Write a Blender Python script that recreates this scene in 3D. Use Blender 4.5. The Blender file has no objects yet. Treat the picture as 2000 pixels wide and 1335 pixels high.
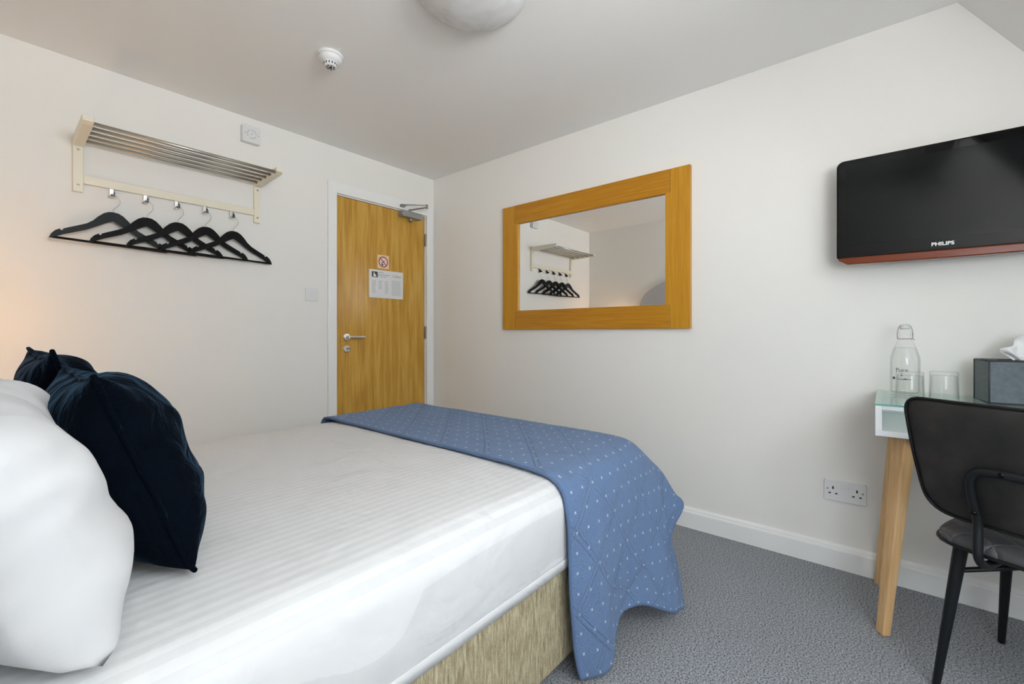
import bpy, bmesh, math, random
import numpy as np
from mathutils import Vector, Matrix, noise as mnoise
D = bpy.data
SC = bpy.context.scene
COL = SC.collection
random.seed(4)
PI = math.pi

# ------------------------------------------------------------------ camera
CAM = (-2.43, -2.90, 1.04)
cd = D.cameras.new('camera'); cam = D.objects.new('camera', cd); COL.objects.link(cam)
cam.location = CAM
cam.rotation_euler = (PI/2, 0, math.radians(-50))
cd.sensor_width = 36; cd.sensor_fit = 'HORIZONTAL'
cd.lens = 865/2000*36
cd.shift_y = -(667.5-649)/2000
cd.clip_start = 0.01
SC.camera = cam
SC.cycles.transparent_max_bounces = 24
# ------------------------------------------------------------------ exposure
vs = SC.view_settings
vs.view_transform = 'Standard'; vs.look = 'None'; vs.gamma = 1.0; vs.use_curve_mapping = False
vs.exposure = 0.25
# ------------------------------------------------------------------ overcast sky and added ground fill through the roof window
wd = D.worlds.new('World'); SC.world = wd; wd.use_nodes = True
bg = wd.node_tree.nodes['Background']
bg.inputs['Strength'].default_value = 1.0
wn = wd.node_tree; _tc = wn.nodes.new('ShaderNodeTexCoord'); _sp = wn.nodes.new('ShaderNodeSeparateXYZ'); _rp = wn.nodes.new('ShaderNodeValToRGB')
_mr = wn.nodes.new('ShaderNodeMath'); _mr.operation = 'MULTIPLY_ADD'; _mr.inputs[1].default_value = .5; _mr.inputs[2].default_value = .5
wn.links.new(_tc.outputs['Generated'], _sp.inputs[0]); wn.links.new(_sp.outputs[2], _mr.inputs[0]); wn.links.new(_mr.outputs[0], _rp.inputs[0]); wn.links.new(_rp.outputs[0], bg.inputs['Color'])
SKY, GROUND_FILL = (12.4, 13.4, 14.6), (22.8, 23.4, 24.0)   # grey-blue sky; lower half added brighter than the sky to lift the ceiling
_e = _rp.color_ramp.elements; _e[0].position = .44; _e[0].color = (*GROUND_FILL, 1); _e[1].position = .53; _e[1].color = (*SKY, 1)
# room: door wall y=0, mirror wall x=0, head wall x=HX, sloped ceiling from (y=SY, z=CZ)
CZ = 2.32; HX = -2.60; SY = -3.12
SD = Vector((0, -0.546, -0.837)).normalized()      # down the slope
SN = Vector((0, 0.837, -0.546)).normalized()       # into the room
SL = (CZ-0.85)/(-SD.z)
KY = SY+SD.y*SL                                     # low wall under the slope, carried up as the dormer front
WX0, WX1, WZ0, WZ1 = -2.47, -1.38, 1.36, 2.12        # dormer front window
VY0, VY1, VZ0, VZ1 = -3.98, -3.24, .95, 1.60         # side window in the head wall, under the dormer
for cx_, sx_, M in (((WX0+WX1)/2, WX1-WX0-.1, Matrix(((1, 0, 0, (WX0+WX1)/2), (0, 0, -1, KY-.07), (0, 1, 0, (WZ0+WZ1)/2), (0, 0, 0, 1)))),
                    (0, VY1-VY0-.1, Matrix(((0, 0, -1, HX-.07), (-1, 0, 0, (VY0+VY1)/2), (0, 1, 0, (VZ0+VZ1)/2), (0, 0, 0, 1))))):
    ld = D.lights.new('sky_portal', 'AREA'); ld.shape = 'RECTANGLE'
    ld.size = sx_; ld.size_y = (WZ1-WZ0 if cx_ else VZ1-VZ0)-.1; ld.energy = 1; ld.cycles.is_portal = True
    lo = D.objects.new('sky_portal', ld); COL.objects.link(lo); lo.matrix_world = M

# ------------------------------------------------------------------ node helper
class S:
    def __init__(s, m, o): s.m = m; s.o = o
    def _b(s, op, b, c=None):
        n = s.m.nodes.new('ShaderNodeMath'); n.operation = op
        for i, v in enumerate((s, b, c)):
            if v is None: continue
            if isinstance(v, S): s.m.links.new(v.o, n.inputs[i])
            else: n.inputs[i].default_value = v
        return S(s.m, n.outputs[0])
    def __add__(s, b): return s._b('ADD', b)
    def __sub__(s, b): return s._b('SUBTRACT', b)
    def __mul__(s, b): return s._b('MULTIPLY', b)
    def lt(s, b): return s._b('LESS_THAN', b)
    def gt(s, b): return s._b('GREATER_THAN', b)
    def mx(s, b): return s._b('MAXIMUM', b)
    def mn(s, b): return s._b('MINIMUM', b)
    def ab(s): return s._b('ABSOLUTE', None)
    def fr(s): return s._b('FRACT', None)
    def sin(s): return s._b('SINE', None)
    def pw(s, b): return s._b('POWER', b)

class Mat:
    def __init__(s, name, col=(.8, .8, .8), rough=.5, **kw):
        s.mat = D.materials.new(name); s.mat.use_nodes = True
        s.nt = s.mat.node_tree; s.b = s.nt.nodes['Principled BSDF']
        s.b.inputs['Base Color'].default_value = (*col, 1)
        s.b.inputs['Roughness'].default_value = rough
        for k, v in kw.items(): s.b.inputs[k.replace('_', ' ')].default_value = v
    def coord(s, kind='Object', scale=(1, 1, 1)):
        t = s.nt.nodes.new('ShaderNodeTexCoord'); m = s.nt.nodes.new('ShaderNodeMapping')
        m.inputs['Scale'].default_value = scale
        s.nt.links.new(t.outputs[kind], m.inputs[0]); return m.outputs[0]
    def xyz(s, kind='Object', scale=(1, 1, 1)):
        n = s.nt.nodes.new('ShaderNodeSeparateXYZ'); s.nt.links.new(s.coord(kind, scale), n.inputs[0])
        return [S(s.nt, o) for o in n.outputs]
    def noise(s, scale, detail=3, sc=(1, 1, 1), kind='Object', rough=.5, dist=0):
        n = s.nt.nodes.new('ShaderNodeTexNoise'); n.inputs['Scale'].default_value = scale
        n.inputs['Detail'].default_value = detail; n.inputs['Roughness'].default_value = rough
        n.inputs['Distortion'].default_value = dist
        s.nt.links.new(s.coord(kind, sc), n.inputs['Vector']); return S(s.nt, n.outputs['Fac'])
    def ramp(s, f, stops):
        n = s.nt.nodes.new('ShaderNodeValToRGB'); s.nt.links.new(f.o, n.inputs[0])
        e = n.color_ramp.elements
        while len(e) < len(stops): e.new(.5)
        for i, (p, c) in enumerate(stops): e[i].position = p; e[i].color = (*c, 1)
        return n.outputs[0]
    def mixc(s, f, a, b):
        n = s.nt.nodes.new('ShaderNodeMix'); n.data_type = 'RGBA'
        s.nt.links.new(f.o, n.inputs[0])
        for i, v in ((6, a), (7, b)):
            if isinstance(v, tuple): n.inputs[i].default_value = (*v, 1)
            else: s.nt.links.new(v, n.inputs[i])
        return n.outputs[2]
    def color(s, o): s.nt.links.new(o, s.b.inputs['Base Color']); return s
    def bump(s, h, strength=.3, dist=.002):
        n = s.nt.nodes.new('ShaderNodeBump'); n.inputs['Strength'].default_value = strength
        n.inputs['Distance'].default_value = dist
        s.nt.links.new(h.o, n.inputs['Height']); s.nt.links.new(n.outputs[0], s.b.inputs['Normal']); return s

def sr(r, g, b):                                    # sRGB 0-255 to linear
    return tuple((c/255/12.92 if c/255 <= .04045 else ((c/255+.055)/1.055)**2.4) for c in (r, g, b))

# ------------------------------------------------------------------ materials
m_wall = Mat('wall_paint', (.88, .86, .82), .6); m_wall.bump(m_wall.noise(260, 2), .12, .0006)
m_ceil = Mat('ceiling_paint', (.94, .93, .91), .7); m_ceil.bump(m_ceil.noise(180, 2), .1, .0006)
m_white = Mat('white_gloss', (.90, .90, .885), .3)
m_plas = Mat('white_plastic', (.80, .80, .80), .3)
m_cream = Mat('cream_lacquer', sr(240, 233, 214), .35)
m_carp = Mat('grey_carpet', rough=.95)
f1 = m_carp.noise(190, 2, rough=.7); f2 = m_carp.noise(2.2, 3)
cc = m_carp.ramp(f1, [(.36, (.06, .065, .073)), (.455, (.235, .245, .265)), (.58, (.37, .385, .41)), (.68, (.52, .54, .57))])
n_ = m_carp.nt.nodes.new('ShaderNodeMix'); n_.data_type = 'RGBA'; n_.blend_type = 'MULTIPLY'; n_.inputs[0].default_value = 1
m_carp.nt.links.new(cc, n_.inputs[6]); m_carp.nt.links.new(m_carp.ramp(f2, [(.3, (.93, .93, .93)), (.7, (1, 1, 1))]), n_.inputs[7])
m_carp.color(n_.outputs[2]); m_carp.bump(f1, .7, .003)

def wood(name, dark, mid, light, rough=.4, axis='Z', scale=1.0, cathedral=True, kind='Object'):
    m = Mat(name, rough=rough)
    st = {'Z': (1, 1, .09), 'Y': (1, .07, 1), 'X': (.07, 1, 1)}[axis]
    big = m.noise(7*scale, 2, st, kind)
    rings = (big*34).sin()*.5+.5
    fine = m.noise(110*scale, 3, {'Z': (1, 1, .035), 'Y': (1, .035, 1), 'X': (.035, 1, 1)}[axis], kind, .65)
    med = m.noise(30*scale, 2, {'Z': (1, 1, .06), 'Y': (1, .06, 1), 'X': (.06, 1, 1)}[axis], kind)
    f = rings*(.15 if cathedral else .08) + fine*.75 + med*.25 - .08
    m.color(m.ramp(f, [(.25, dark), (.5, mid), (.75, light)]))
    m.bump(fine, .12, .0006)
    return m
m_door = wood('oak_veneer', sr(172, 120, 34), sr(202, 154, 60), sr(218, 178, 92), .33)
m_oakZ = wood('oak_frame_upright', sr(184, 124, 16), sr(202, 144, 30), sr(214, 160, 52), .38, 'Z', 1, False)
m_oakY = wood('oak_frame_rail', sr(172, 110, 8), sr(190, 130, 18), sr(206, 150, 40), .38, 'Y', 1, False)
m_leg = wood('beech_leg', sr(208, 164, 110), sr(226, 186, 134), sr(236, 202, 154), .4, 'Z', 1, False)
m_mirror = Mat('mirror_glass', (.90, .90, .885), .01, Metallic=1.0)
m_chrome = Mat('polished_steel', (.50, .48, .44), .22, Metallic=1.0)
m_rod = Mat('satin_steel_rod', (.50, .48, .43), .36, Metallic=1.0)
m_steel = Mat('brushed_steel', (.72, .71, .68), .38, Metallic=1.0)
m_dsteel = Mat('dull_steel', (.32, .30, .27), .4, Metallic=.9)
m_hang = Mat('black_hanger_wood', (.004, .0045, .0045), .5, Specular_IOR_Level=.18)
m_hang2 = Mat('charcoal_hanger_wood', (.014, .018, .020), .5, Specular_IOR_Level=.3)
m_black = Mat('gloss_black', (.001, .001, .0013), .05, Specular_IOR_Level=.22)
m_edge = Mat('black_edge', (.006, .006, .006), .4, Specular_IOR_Level=.3)
m_screen = Mat('tv_screen', (.0012, .0020, .0024), .12, Specular_IOR_Level=.20)
m_amber = Mat('amber_plastic', sr(112, 44, 8), .14, Specular_IOR_Level=.35)
m_letter = Mat('white_lettering', (.85, .85, .85), .5)
m_ink = Mat('dark_ink', (.05, .05, .055), .6)
m_ink2 = Mat('grey_ink', (.42, .42, .43), .7)
m_red = Mat('red_ink', sr(165, 35, 50), .5)
m_paper = Mat('laminated_paper', (.80, .80, .80), .3)
m_stick = Mat('cream_sticker', sr(243, 214, 176), .4)
m_pink = Mat('pale_sticker_disc', sr(238, 214, 208), .4)
m_hole = Mat('dark_slot', (.012, .012, .012), .8)

m_sheet = Mat('striped_white_sheet', (.80, .80, .805), .75)
_x, _y, _z = m_sheet.xyz()
st = (_y*(2*PI/.026)).sin()
stm = st.gt(0)
wr = m_sheet.noise(5.5, 3, (1, 1, 1.6), dist=.6)
m_sheet.color(m_sheet.mixc(stm, (.665, .667, .67), (.72, .722, .725)))
m_sheet.bump(wr*.6 + m_sheet.noise(16, 2, (1, 1, .6), dist=.4)*.22, .55, .03)
m_sheet.nt.links.new((stm*.2+.5).o, m_sheet.b.inputs['Roughness'])
m_pillow = Mat('white_cotton', (.66, .66, .665), .8)
_n1 = (m_pillow.noise(3.2, 1, dist=.7)-.5).ab()*-1.0
m_pillow.bump((_n1+.12).mx(0.0)*1.6 + m_pillow.noise(4, 2, dist=.9)*.8, .5, .03)
m_pillow.b.inputs['Sheen Weight'].default_value = .1
m_navy = Mat('navy_velvet', (.0010, .0026, .0060), .9, Sheen_Weight=.24, Sheen_Roughness=.28, Specular_IOR_Level=.05)
m_navy.b.inputs['Sheen Tint'].default_value = (.12, .28, .48, 1)
m_navy.bump(m_navy.noise(8, 4, dist=1.2)+m_navy.noise(90, 2)*.03, .8, .03)
m_divan = Mat('beige_chenille', rough=.95)
fa = m_divan.noise(150, 3, (1, 1, .12), rough=.7); fb = m_divan.noise(420, 1)
m_divan.color(m_divan.ramp(fa*.8+fb*.2, [(.34, sr(128, 116, 88)), (.5, sr(168, 156, 126)), (.66, sr(204, 194, 166))]))
m_divan.bump(fa+fb*.6, .7, .003)
m_headb = Mat('grey_headboard_fabric', (.52, .51, .52), .9); m_headb.bump(m_headb.noise(300, 2), .3, .001)

# quilted blue throw
m_quilt = Mat('blue_quilted_cotton', rough=.88, Sheen_Weight=.10)
u, v, _ = m_quilt.xyz('UV')
p = (u+v)*(1/1.4142); q = (u-v)*(1/1.4142)
s_ = .041
fp = (p*(1/s_)).fr()-.5; fq = (q*(1/s_)).fr()-.5
ia = (p*(.5/s_)).fr().gt(.5); ib = (q*(.5/s_)).fr().gt(.5)
pick = (ia-ib).ab().lt(.5)
a1 = fp.ab().lt(.022)*fq.ab().lt(.13); a2 = fq.ab().lt(.022)*fp.ab().lt(.13)
cross = a1.mx(a2)*pick
L = s_*4
def line(w, off): return (((w*(1/L)+off).fr()-.5).ab()*L)
ln = line(p, .375).mn(line(q, .375)).mn(line(p, .475)).mn(line(q, .475))
ditch = (ln*(1/.0045)).mn(1.0)
pf = m_quilt.noise(165, 2, kind='UV', dist=.5)
base = m_quilt.mixc(m_quilt.noise(500, 1, kind='UV'), sr(86, 112, 150), sr(106, 132, 170))
m_quilt.color(m_quilt.mixc(cross, base, (.72, .78, .84)))
m_quilt.bump(ditch.pw(.6)*.65 + pf*.95 + m_quilt.noise(14, 2, kind='UV')*.9, 0.9, .006)

m_leath = Mat('charcoal_leather', rough=.55, Specular_IOR_Level=.25)
lf = m_leath.noise(7, 4, rough=.6); lg = m_leath.noise(240, 2)
m_leath.color(m_leath.ramp(lf, [(.3, (.015, .0145, .0145)), (.5, (.027, .025, .0235)), (.72, (.052, .045, .039))]))
m_leath.bump(lg, .2, .0008)
m_seat = Mat('quilted_charcoal_leather', rough=.48, Specular_IOR_Level=.35)
lf = m_seat.noise(9, 3)
_x, _y, _z = m_seat.xyz()
dp = ((_x+_y)*(1/.085)).fr()-.5; dq = ((_x-_y)*(1/.085)).fr()-.5
dd = dp.ab().mn(dq.ab())
m_seat.color(m_seat.mixc(dd.lt(.022), m_seat.ramp(lf, [(.3, (.040, .041, .046)), (.7, (.075, .075, .080))]), (.11, .11, .12)))
m_seat.bump((dd*8).mn(1.0).pw(.5), .7, .006)
m_cmetal = Mat('black_powder_coat', (.006, .0075, .009), .45, Specular_IOR_Level=.3)
m_deskw = Mat('white_desk_lacquer', (.80, .82, .84), .22)
m_box = Mat('slate_leatherette', rough=.55)
m_box.color(m_box.ramp(m_box.noise(60, 3), [(.3, (.088, .11, .128)), (.7, (.125, .15, .17))])); m_box.bump(m_box.noise(300, 2), .3, .0008)
m_boxe = Mat('box_dark_edge', (.03, .042, .045), .5)
m_tissue = Mat('white_tissue', (.86, .86, .86), .9)

def glassy(name, col, rough=0.0, ior=1.45):
    m = Mat(name, col, rough, IOR=ior); m.b.inputs['Transmission Weight'].default_value = 1; return m
# thin clear glass: passes light straight through, mirrors at glancing angles
def thin_glass(name, tint, refl=.9, rim=None):
    m = D.materials.new(name); m.use_nodes = True; nt = m.node_tree
    for n in list(nt.nodes): nt.nodes.remove(n)
    o = nt.nodes.new('ShaderNodeOutputMaterial'); mx = nt.nodes.new('ShaderNodeMixShader')
    tr = nt.nodes.new('ShaderNodeBsdfTransparent'); gl = nt.nodes.new('ShaderNodeBsdfGlossy'); lw = nt.nodes.new('ShaderNodeLayerWeight')
    tr.inputs[0].default_value = (*tint, 1); gl.inputs[0].default_value = (refl, refl, refl, 1); gl.inputs['Roughness'].default_value = .02
    pw_ = nt.nodes.new('ShaderNodeMath'); pw_.operation = 'POWER'; pw_.inputs[1].default_value = 3.2
    ma = nt.nodes.new('ShaderNodeMath'); ma.operation = 'MULTIPLY_ADD'; ma.inputs[1].default_value = .55; ma.inputs[2].default_value = .025
    nt.links.new(lw.outputs['Facing'], pw_.inputs[0]); nt.links.new(pw_.outputs[0], ma.inputs[0]); nt.links.new(ma.outputs[0], mx.inputs[0]); nt.links.new(tr.outputs[0], mx.inputs[1]); nt.links.new(gl.outputs[0], mx.inputs[2])
    if rim:                                          # the wall of a vessel looks darker where it is seen edge on
        mc = nt.nodes.new('ShaderNodeMix'); mc.data_type = 'RGBA'; p2 = nt.nodes.new('ShaderNodeMath'); p2.operation = 'POWER'; p2.inputs[1].default_value = 7
        nt.links.new(lw.outputs['Facing'], p2.inputs[0]); nt.links.new(p2.outputs[0], mc.inputs[0])
        mc.inputs[6].default_value = (*tint, 1); mc.inputs[7].default_value = (*rim, 1); nt.links.new(mc.outputs[2], tr.inputs[0])
    nt.links.new(mx.outputs[0], o.inputs[0])
    class W: pass
    w = W(); w.mat = m; return w
m_glass = thin_glass('clear_glass', (.99, .993, .99), rim=(.35, .37, .36))
m_water = thin_glass('still_water', (.99, .995, .993), .5, rim=(.6, .62, .62))
m_pane = thin_glass('window_glass', (.98, .985, .98), .6)
m_top = thin_glass('green_tinted_glass', (.90, .965, .935), .95)
m_gedge = Mat('glass_edge_green', sr(100, 172, 160), .15, Alpha=1.0)
m_dome = Mat('frosted_glass_shade', (.62, .62, .62), .25)
m_dome.color(m_dome.ramp(m_dome.noise(5, 2, dist=2.5), [(.35, (.70, .70, .70)), (.6, (.80, .80, .80))]))

# ------------------------------------------------------------------ mesh helpers
def bm_new(): return bmesh.new()
def link(name, bm, mat, parent=None, smooth=False, bevel=0, seg=2, solid=0, sub=0):
    me = D.meshes.new(name)
    bmesh.ops.recalc_face_normals(bm, faces=bm.faces)
    bm.to_mesh(me); bm.free()
    return link_me(name, me, mat, parent, smooth, bevel, seg, solid, sub)
def link_me(name, me, mat, parent=None, smooth=False, bevel=0, seg=2, solid=0, sub=0):
    o = D.objects.new(name, me); COL.objects.link(o)
    me.materials.append(mat.mat)
    if parent: o.parent = parent
    if bevel:
        m = o.modifiers.new('bevel', 'BEVEL'); m.width = bevel; m.segments = seg; m.limit_method = 'ANGLE'
    if solid:
        m = o.modifiers.new('solid', 'SOLIDIFY'); m.thickness = solid; m.offset = 0
    if sub:
        m = o.modifiers.new('sub', 'SUBSURF'); m.levels = sub; m.render_levels = sub
    if smooth:
        for f in me.polygons: f.use_smooth = True
    return o
def box(bm, x0, x1, y0, y1, z0, z1, M=None):
    vs_ = [bm.verts.new((x, y, z)) for x in (x0, x1) for y in (y0, y1) for z in (z0, z1)]
    for f in ((0, 1, 3, 2), (4, 6, 7, 5), (0, 4, 5, 1), (2, 3, 7, 6), (0, 2, 6, 4), (1, 5, 7, 3)):
        bm.faces.new([vs_[i] for i in f])
    if M:
        for v_ in vs_: v_.co = M @ v_.co
    return vs_
def prism(bm, pts, a0, a1, axis='y', M=None):
    """outline pts extruded along axis; pts are the other two coordinates in order."""
    def mk(p_, a):
        if axis == 'y': return (p_[0], a, p_[1])
        if axis == 'x': return (a, p_[0], p_[1])
        return (p_[0], p_[1], a)
    A = [bm.verts.new(mk(p_, a0)) for p_ in pts]; B = [bm.verts.new(mk(p_, a1)) for p_ in pts]
    n = len(pts)
    bm.faces.new(A); bm.faces.new(B[::-1])
    for i in range(n): bm.faces.new((A[i], B[i], B[(i+1) % n], A[(i+1) % n]))
    if M:
        for v_ in A+B: v_.co = M @ v_.co
def lathe(bm, prof, n=48, c=(0, 0, 0), cap=False, M=None):
    rings = []
    for r, z in prof:
        if r < 1e-6: rings.append([bm.verts.new((c[0], c[1], c[2]+z))])
        else: rings.append([bm.verts.new((c[0]+r*math.cos(2*PI*i/n), c[1]+r*math.sin(2*PI*i/n), c[2]+z)) for i in range(n)])
    for a, b in zip(rings, rings[1:]):
        for i in range(n):
            j = (i+1) % n
            if len(a) == 1 and len(b) == 1: continue
            if len(a) == 1: bm.faces.new((a[0], b[i], b[j]))
            elif len(b) == 1: bm.faces.new((a[i], a[j], b[0]))
            else: bm.faces.new((a[i], a[j], b[j], b[i]))
    if M:
        for r_ in rings:
            for v_ in r_: v_.co = M @ v_.co
def tube(bm, pts, r, n=10, caps=True):
    pts = [Vector(p_) for p_ in pts]; rings = []
    rr = r if isinstance(r, (list, tuple)) else [r]*len(pts)
    t0 = (pts[1]-pts[0]).normalized()
    up = Vector((0, 0, 1)) if abs(t0.z) < .9 else Vector((1, 0, 0))
    nrm = t0.cross(up).normalized()
    for i, p_ in enumerate(pts):
        if i == 0: t = pts[1]-pts[0]
        elif i == len(pts)-1: t = pts[-1]-pts[-2]
        else: t = (pts[i+1]-pts[i]).normalized()+(pts[i]-pts[i-1]).normalized()
        t.normalize(); nrm = (nrm-t*nrm.dot(t)).normalized(); bn = t.cross(nrm)
        rings.append([bm.verts.new(p_+(nrm*math.cos(2*PI*k/n)+bn*math.sin(2*PI*k/n))*rr[i]) for k in range(n)])
    for a, b in zip(rings, rings[1:]):
        for i in range(n): bm.faces.new((a[i], a[(i+1) % n], b[(i+1) % n], b[i]))
    if caps: bm.faces.new(rings[0][::-1]); bm.faces.new(rings[-1])
def spline(pts, k=8):
    P_ = [Vector(p_) for p_ in pts]; out = []
    for i in range(len(P_)-1):
        a = P_[max(i-1, 0)]; b = P_[i]; c = P_[i+1]; d_ = P_[min(i+2, len(P_)-1)]
        for j in range(k):
            t = j/k
            out.append(.5*((2*b)+(c-a)*t+(2*a-5*b+4*c-d_)*t*t+(3*b-a-3*c+d_)*t**3))
    out.append(P_[-1]); return out
def rrect(w0, w1, h0, h1, r, k=6):
    """rounded rectangle outline; r is one radius or four (bl, br, tr, tl)."""
    rs = r if isinstance(r, (list, tuple)) else (r,)*4
    cs = ((w0+rs[0], h0+rs[0], PI), (w1-rs[1], h0+rs[1], 1.5*PI), (w1-rs[2], h1-rs[2], 0), (w0+rs[3], h1-rs[3], .5*PI))
    out = []
    for (cx_, cy_, a0), r_ in zip(cs, rs):
        for i in range(k+1):
            a = a0+i/k*PI/2; out.append((cx_+r_*math.cos(a), cy_+r_*math.sin(a)))
    return out
def empty(name, loc=(0, 0, 0), rz=0):
    o = D.objects.new(name, None); COL.objects.link(o); o.location = loc; o.rotation_euler = (0, 0, rz); return o
def tag(o, label, cat, group=None):
    o['label'] = label; o['category'] = cat
    if group: o['group'] = group
    return o
def struct(o, label=None, cat=None):
    o['kind'] = 'structure'
    if label: o['label'] = label
    if cat: o['category'] = cat
    return o
def plabel(o, l): o['label'] = l; return o
def copy_tree(o, parent=None):
    c = o.copy(); COL.objects.link(c)
    if parent: c.parent = parent
    for ch in list(o.children): copy_tree(ch, c)
    return c
def text_mesh(name, s, size, M, mat, parent, ext=.0004, sx=1.0, bold=0):
    cu = D.curves.new(name, 'FONT'); cu.body = s; cu.size = size; cu.extrude = ext; cu.align_x = 'CENTER'; cu.align_y = 'CENTER'
    cu.offset = bold; cu.resolution_u = 3
    t = D.objects.new(name, cu); COL.objects.link(t)
    dg = bpy.context.evaluated_depsgraph_get(); dg.update()
    me = D.meshes.new_from_object(t.evaluated_get(dg)); D.objects.remove(t)
    me.transform(Matrix.Diagonal((sx, 1, 1, 1))); me.transform(M); me.name = name
    me.materials.clear()
    return link_me(name, me, mat, parent)
# frame of reference for flat things on the door wall (seen facing +y) and on the mirror wall (facing +x)
def onA(x, y, z): return Matrix(((1, 0, 0, x), (0, 0, -1, y), (0, 1, 0, z), (0, 0, 0, 1)))
def onB(x, y, z): return Matrix(((0, 0, -1, x), (-1, 0, 0, y), (0, 1, 0, z), (0, 0, 0, 1)))

# ------------------------------------------------------------------ room shell
bm = bm_new(); box(bm, HX-.1, .1, KY-.1, .16, -.1, 0); struct(link('floor', bm, m_carp))
bm = bm_new(); box(bm, HX-.1, .1, SY, .16, CZ, CZ+.1); struct(link('ceiling', bm, m_ceil))
DX0, DX1, DZ = -.872, -.080, 2.005                   # door opening
bm = bm_new()
box(bm, HX-.1, .1, .07, .16, 0, CZ)
box(bm, HX-.1, DX0, 0, .07, 0, CZ); box(bm, DX1, .1, 0, .07, 0, CZ); box(bm, DX0, DX1, 0, .07, DZ, CZ)
struct(link('wall_back', bm, m_wall))
bm = bm_new(); box(bm, 0, .1, KY-.1, 0, 0, CZ); struct(link('wall_right', bm, m_wall))
bm = bm_new(); box(bm, HX-.1, HX, VY1, 0, 0, CZ); box(bm, HX-.1, HX, KY-.1, VY0, 0, CZ)
box(bm, HX-.1, HX, VY0, VY1, 0, VZ0); box(bm, HX-.1, HX, VY0, VY1, VZ1, CZ); struct(link('wall_left', bm, m_wall))
SM = Matrix((Vector((1, 0, 0)), SD, SN)).transposed().to_4x4(); SM.translation = Vector((0, SY, CZ))
bm = bm_new()
TD = (CZ-WZ1-.04)/(-SD.z); T1 = SL                        # where the dormer roof leaves the slope
CX1 = -1.25                                          # the dormer fills the corner from the head wall to here
box(bm, HX, 0, -.1, TD, -.1, 0, SM); box(bm, CX1, 0, TD, T1, -.1, 0, SM)
YD = SY+SD.y*TD
box(bm, HX-.1, CX1+.05, KY-.1, YD-.02, WZ1+.04, WZ1+.12)
prism(bm, [(KY-.1, .8), (KY-.1, WZ1+.08), (YD, WZ1+.08), (YD, WZ1), (KY+.01, .86)], CX1, CX1+.06, 'x')
box(bm, HX-.1, 0, KY-.1, KY, 0, WZ0); box(bm, HX-.1, WX0, KY-.1, KY, WZ0, WZ1+.12); box(bm, WX1, CX1+.06, KY-.1, KY, WZ0, WZ1+.12); box(bm, WX0, WX1, KY-.1, KY, WZ1, WZ1+.12)
struct(link('wall_front', bm, m_ceil))
# dormer window
w = struct(empty('window_1'))
bm = bm_new()
for a in ((WX0, WX1, WZ0, WZ0+.05), (WX0, WX1, WZ1-.05, WZ1), (WX0, WX0+.05, WZ0, WZ1), (WX1-.05, WX1, WZ0, WZ1), ((WX0+WX1)/2-.03, (WX0+WX1)/2+.03, WZ0, WZ1)):
    box(bm, a[0], a[1], KY-.05, KY-.005, a[2], a[3])
link('window_frame', bm, m_white, w, bevel=.004)
bm = bm_new(); box(bm, WX0+.05, WX1-.05, KY-.029, KY-.025, WZ0+.05, WZ1-.05); link('window_pane', bm, m_pane, w)
bm = bm_new(); box(bm, WX0, WX1, KY-.004, KY+.12, WZ0-.03, WZ0-.002); link('window_sill', bm, m_white, w, bevel=.004)
w = struct(empty('window_2'))
bm = bm_new()
for a in ((VY0, VY1, VZ0, VZ0+.05), (VY0, VY1, VZ1-.05, VZ1), (VY0, VY0+.05, VZ0, VZ1), (VY1-.05, VY1, VZ0, VZ1)):
    box(bm, HX-.05, HX-.005, a[0], a[1], a[2], a[3])
link('window_frame', bm, m_white, w, bevel=.004)
bm = bm_new(); box(bm, HX-.029, HX-.025, VY0+.05, VY1-.05, VZ0+.05, VZ1-.05); link('window_pane', bm, m_pane, w)
# skirting boards
def skirt(name, pts, a0, a1, axis, M=None):
    bm = bm_new(); prism(bm, pts, a0, a1, axis, M); return struct(link(name, bm, m_white))
prof = [(0, 0), (.018, 0), (.018, .080), (.0165, .086), (.013, .089), (.012, .096), (.008, .103), (.003, .106), (0, .106)]
skirt('baseboard_right', [(-a, b) for a, b in prof], KY, 0, 'y')
skirt('baseboard_back', [(-a, b) for a, b in prof], HX, DX0-.07, 'x')
skirt('baseboard_left', [(HX+a, b) for a, b in prof], KY, -.018, 'y')
skirt('baseboard_front', [(KY+a, b) for a, b in prof], HX+.018, -.018, 'x')

# door
d = empty('door_1', (0, 0, 0)); struct(d)
bm = bm_new()
LX0, LX1, LZ = -.858, -.092, 1.991
box(bm, LX0, LX1, .008, .052, .008, LZ)
leaf = link('door_leaf', bm, m_door, d, bevel=.002)
bm = bm_new()                                        # lining and architrave
box(bm, DX0, LX0-.003, .002, .07, 0, DZ); box(bm, LX1+.003, DX1, .002, .07, 0, DZ); box(bm, LX0-.003, LX1+.003, .002, .07, LZ+.003, DZ)
prism(bm, [(-.930, 0), (-.930, 2.078), (-.022, 2.078), (-.022, 0), (DX1-.004, 0), (DX1-.004, DZ-.004), (DX0+.004, DZ-.004), (DX0+.004, 0)], -.018, .001, 'y')
link('door_frame', bm, m_white, d, bevel=.004)
hz = 1.008
h = empty('door_handle', (0, 0, 0)); h.parent = d
h2 = bm_new()
lathe(h2, [(0, 0), (.026, 0), (.026, .007), (.022, .010), (.011, .011), (.010, .045), (0, .045)], 32, M=Matrix.Translation((-.785, .008, hz)) @ Matrix.Rotation(PI/2, 4, 'X'))
tube(h2, [(-.785, -.038, hz), (-.765, -.040, hz), (-.70, -.040, hz), (-.665, -.038, hz)], .0095, 12)
D.objects.remove(h); plabel(link('door_handle', h2, m_steel, d), 'polished steel lever handle on round rose')
bm = bm_new(); lathe(bm, [(0, 0), (.026, 0), (.026, .007), (.022, .010), (0, .010)], 32, M=Matrix.Translation((-.785, .008, .925)) @ Matrix.Rotation(PI/2, 4, 'X'))
lk = link('lock_rose', bm, m_steel, d)
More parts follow.
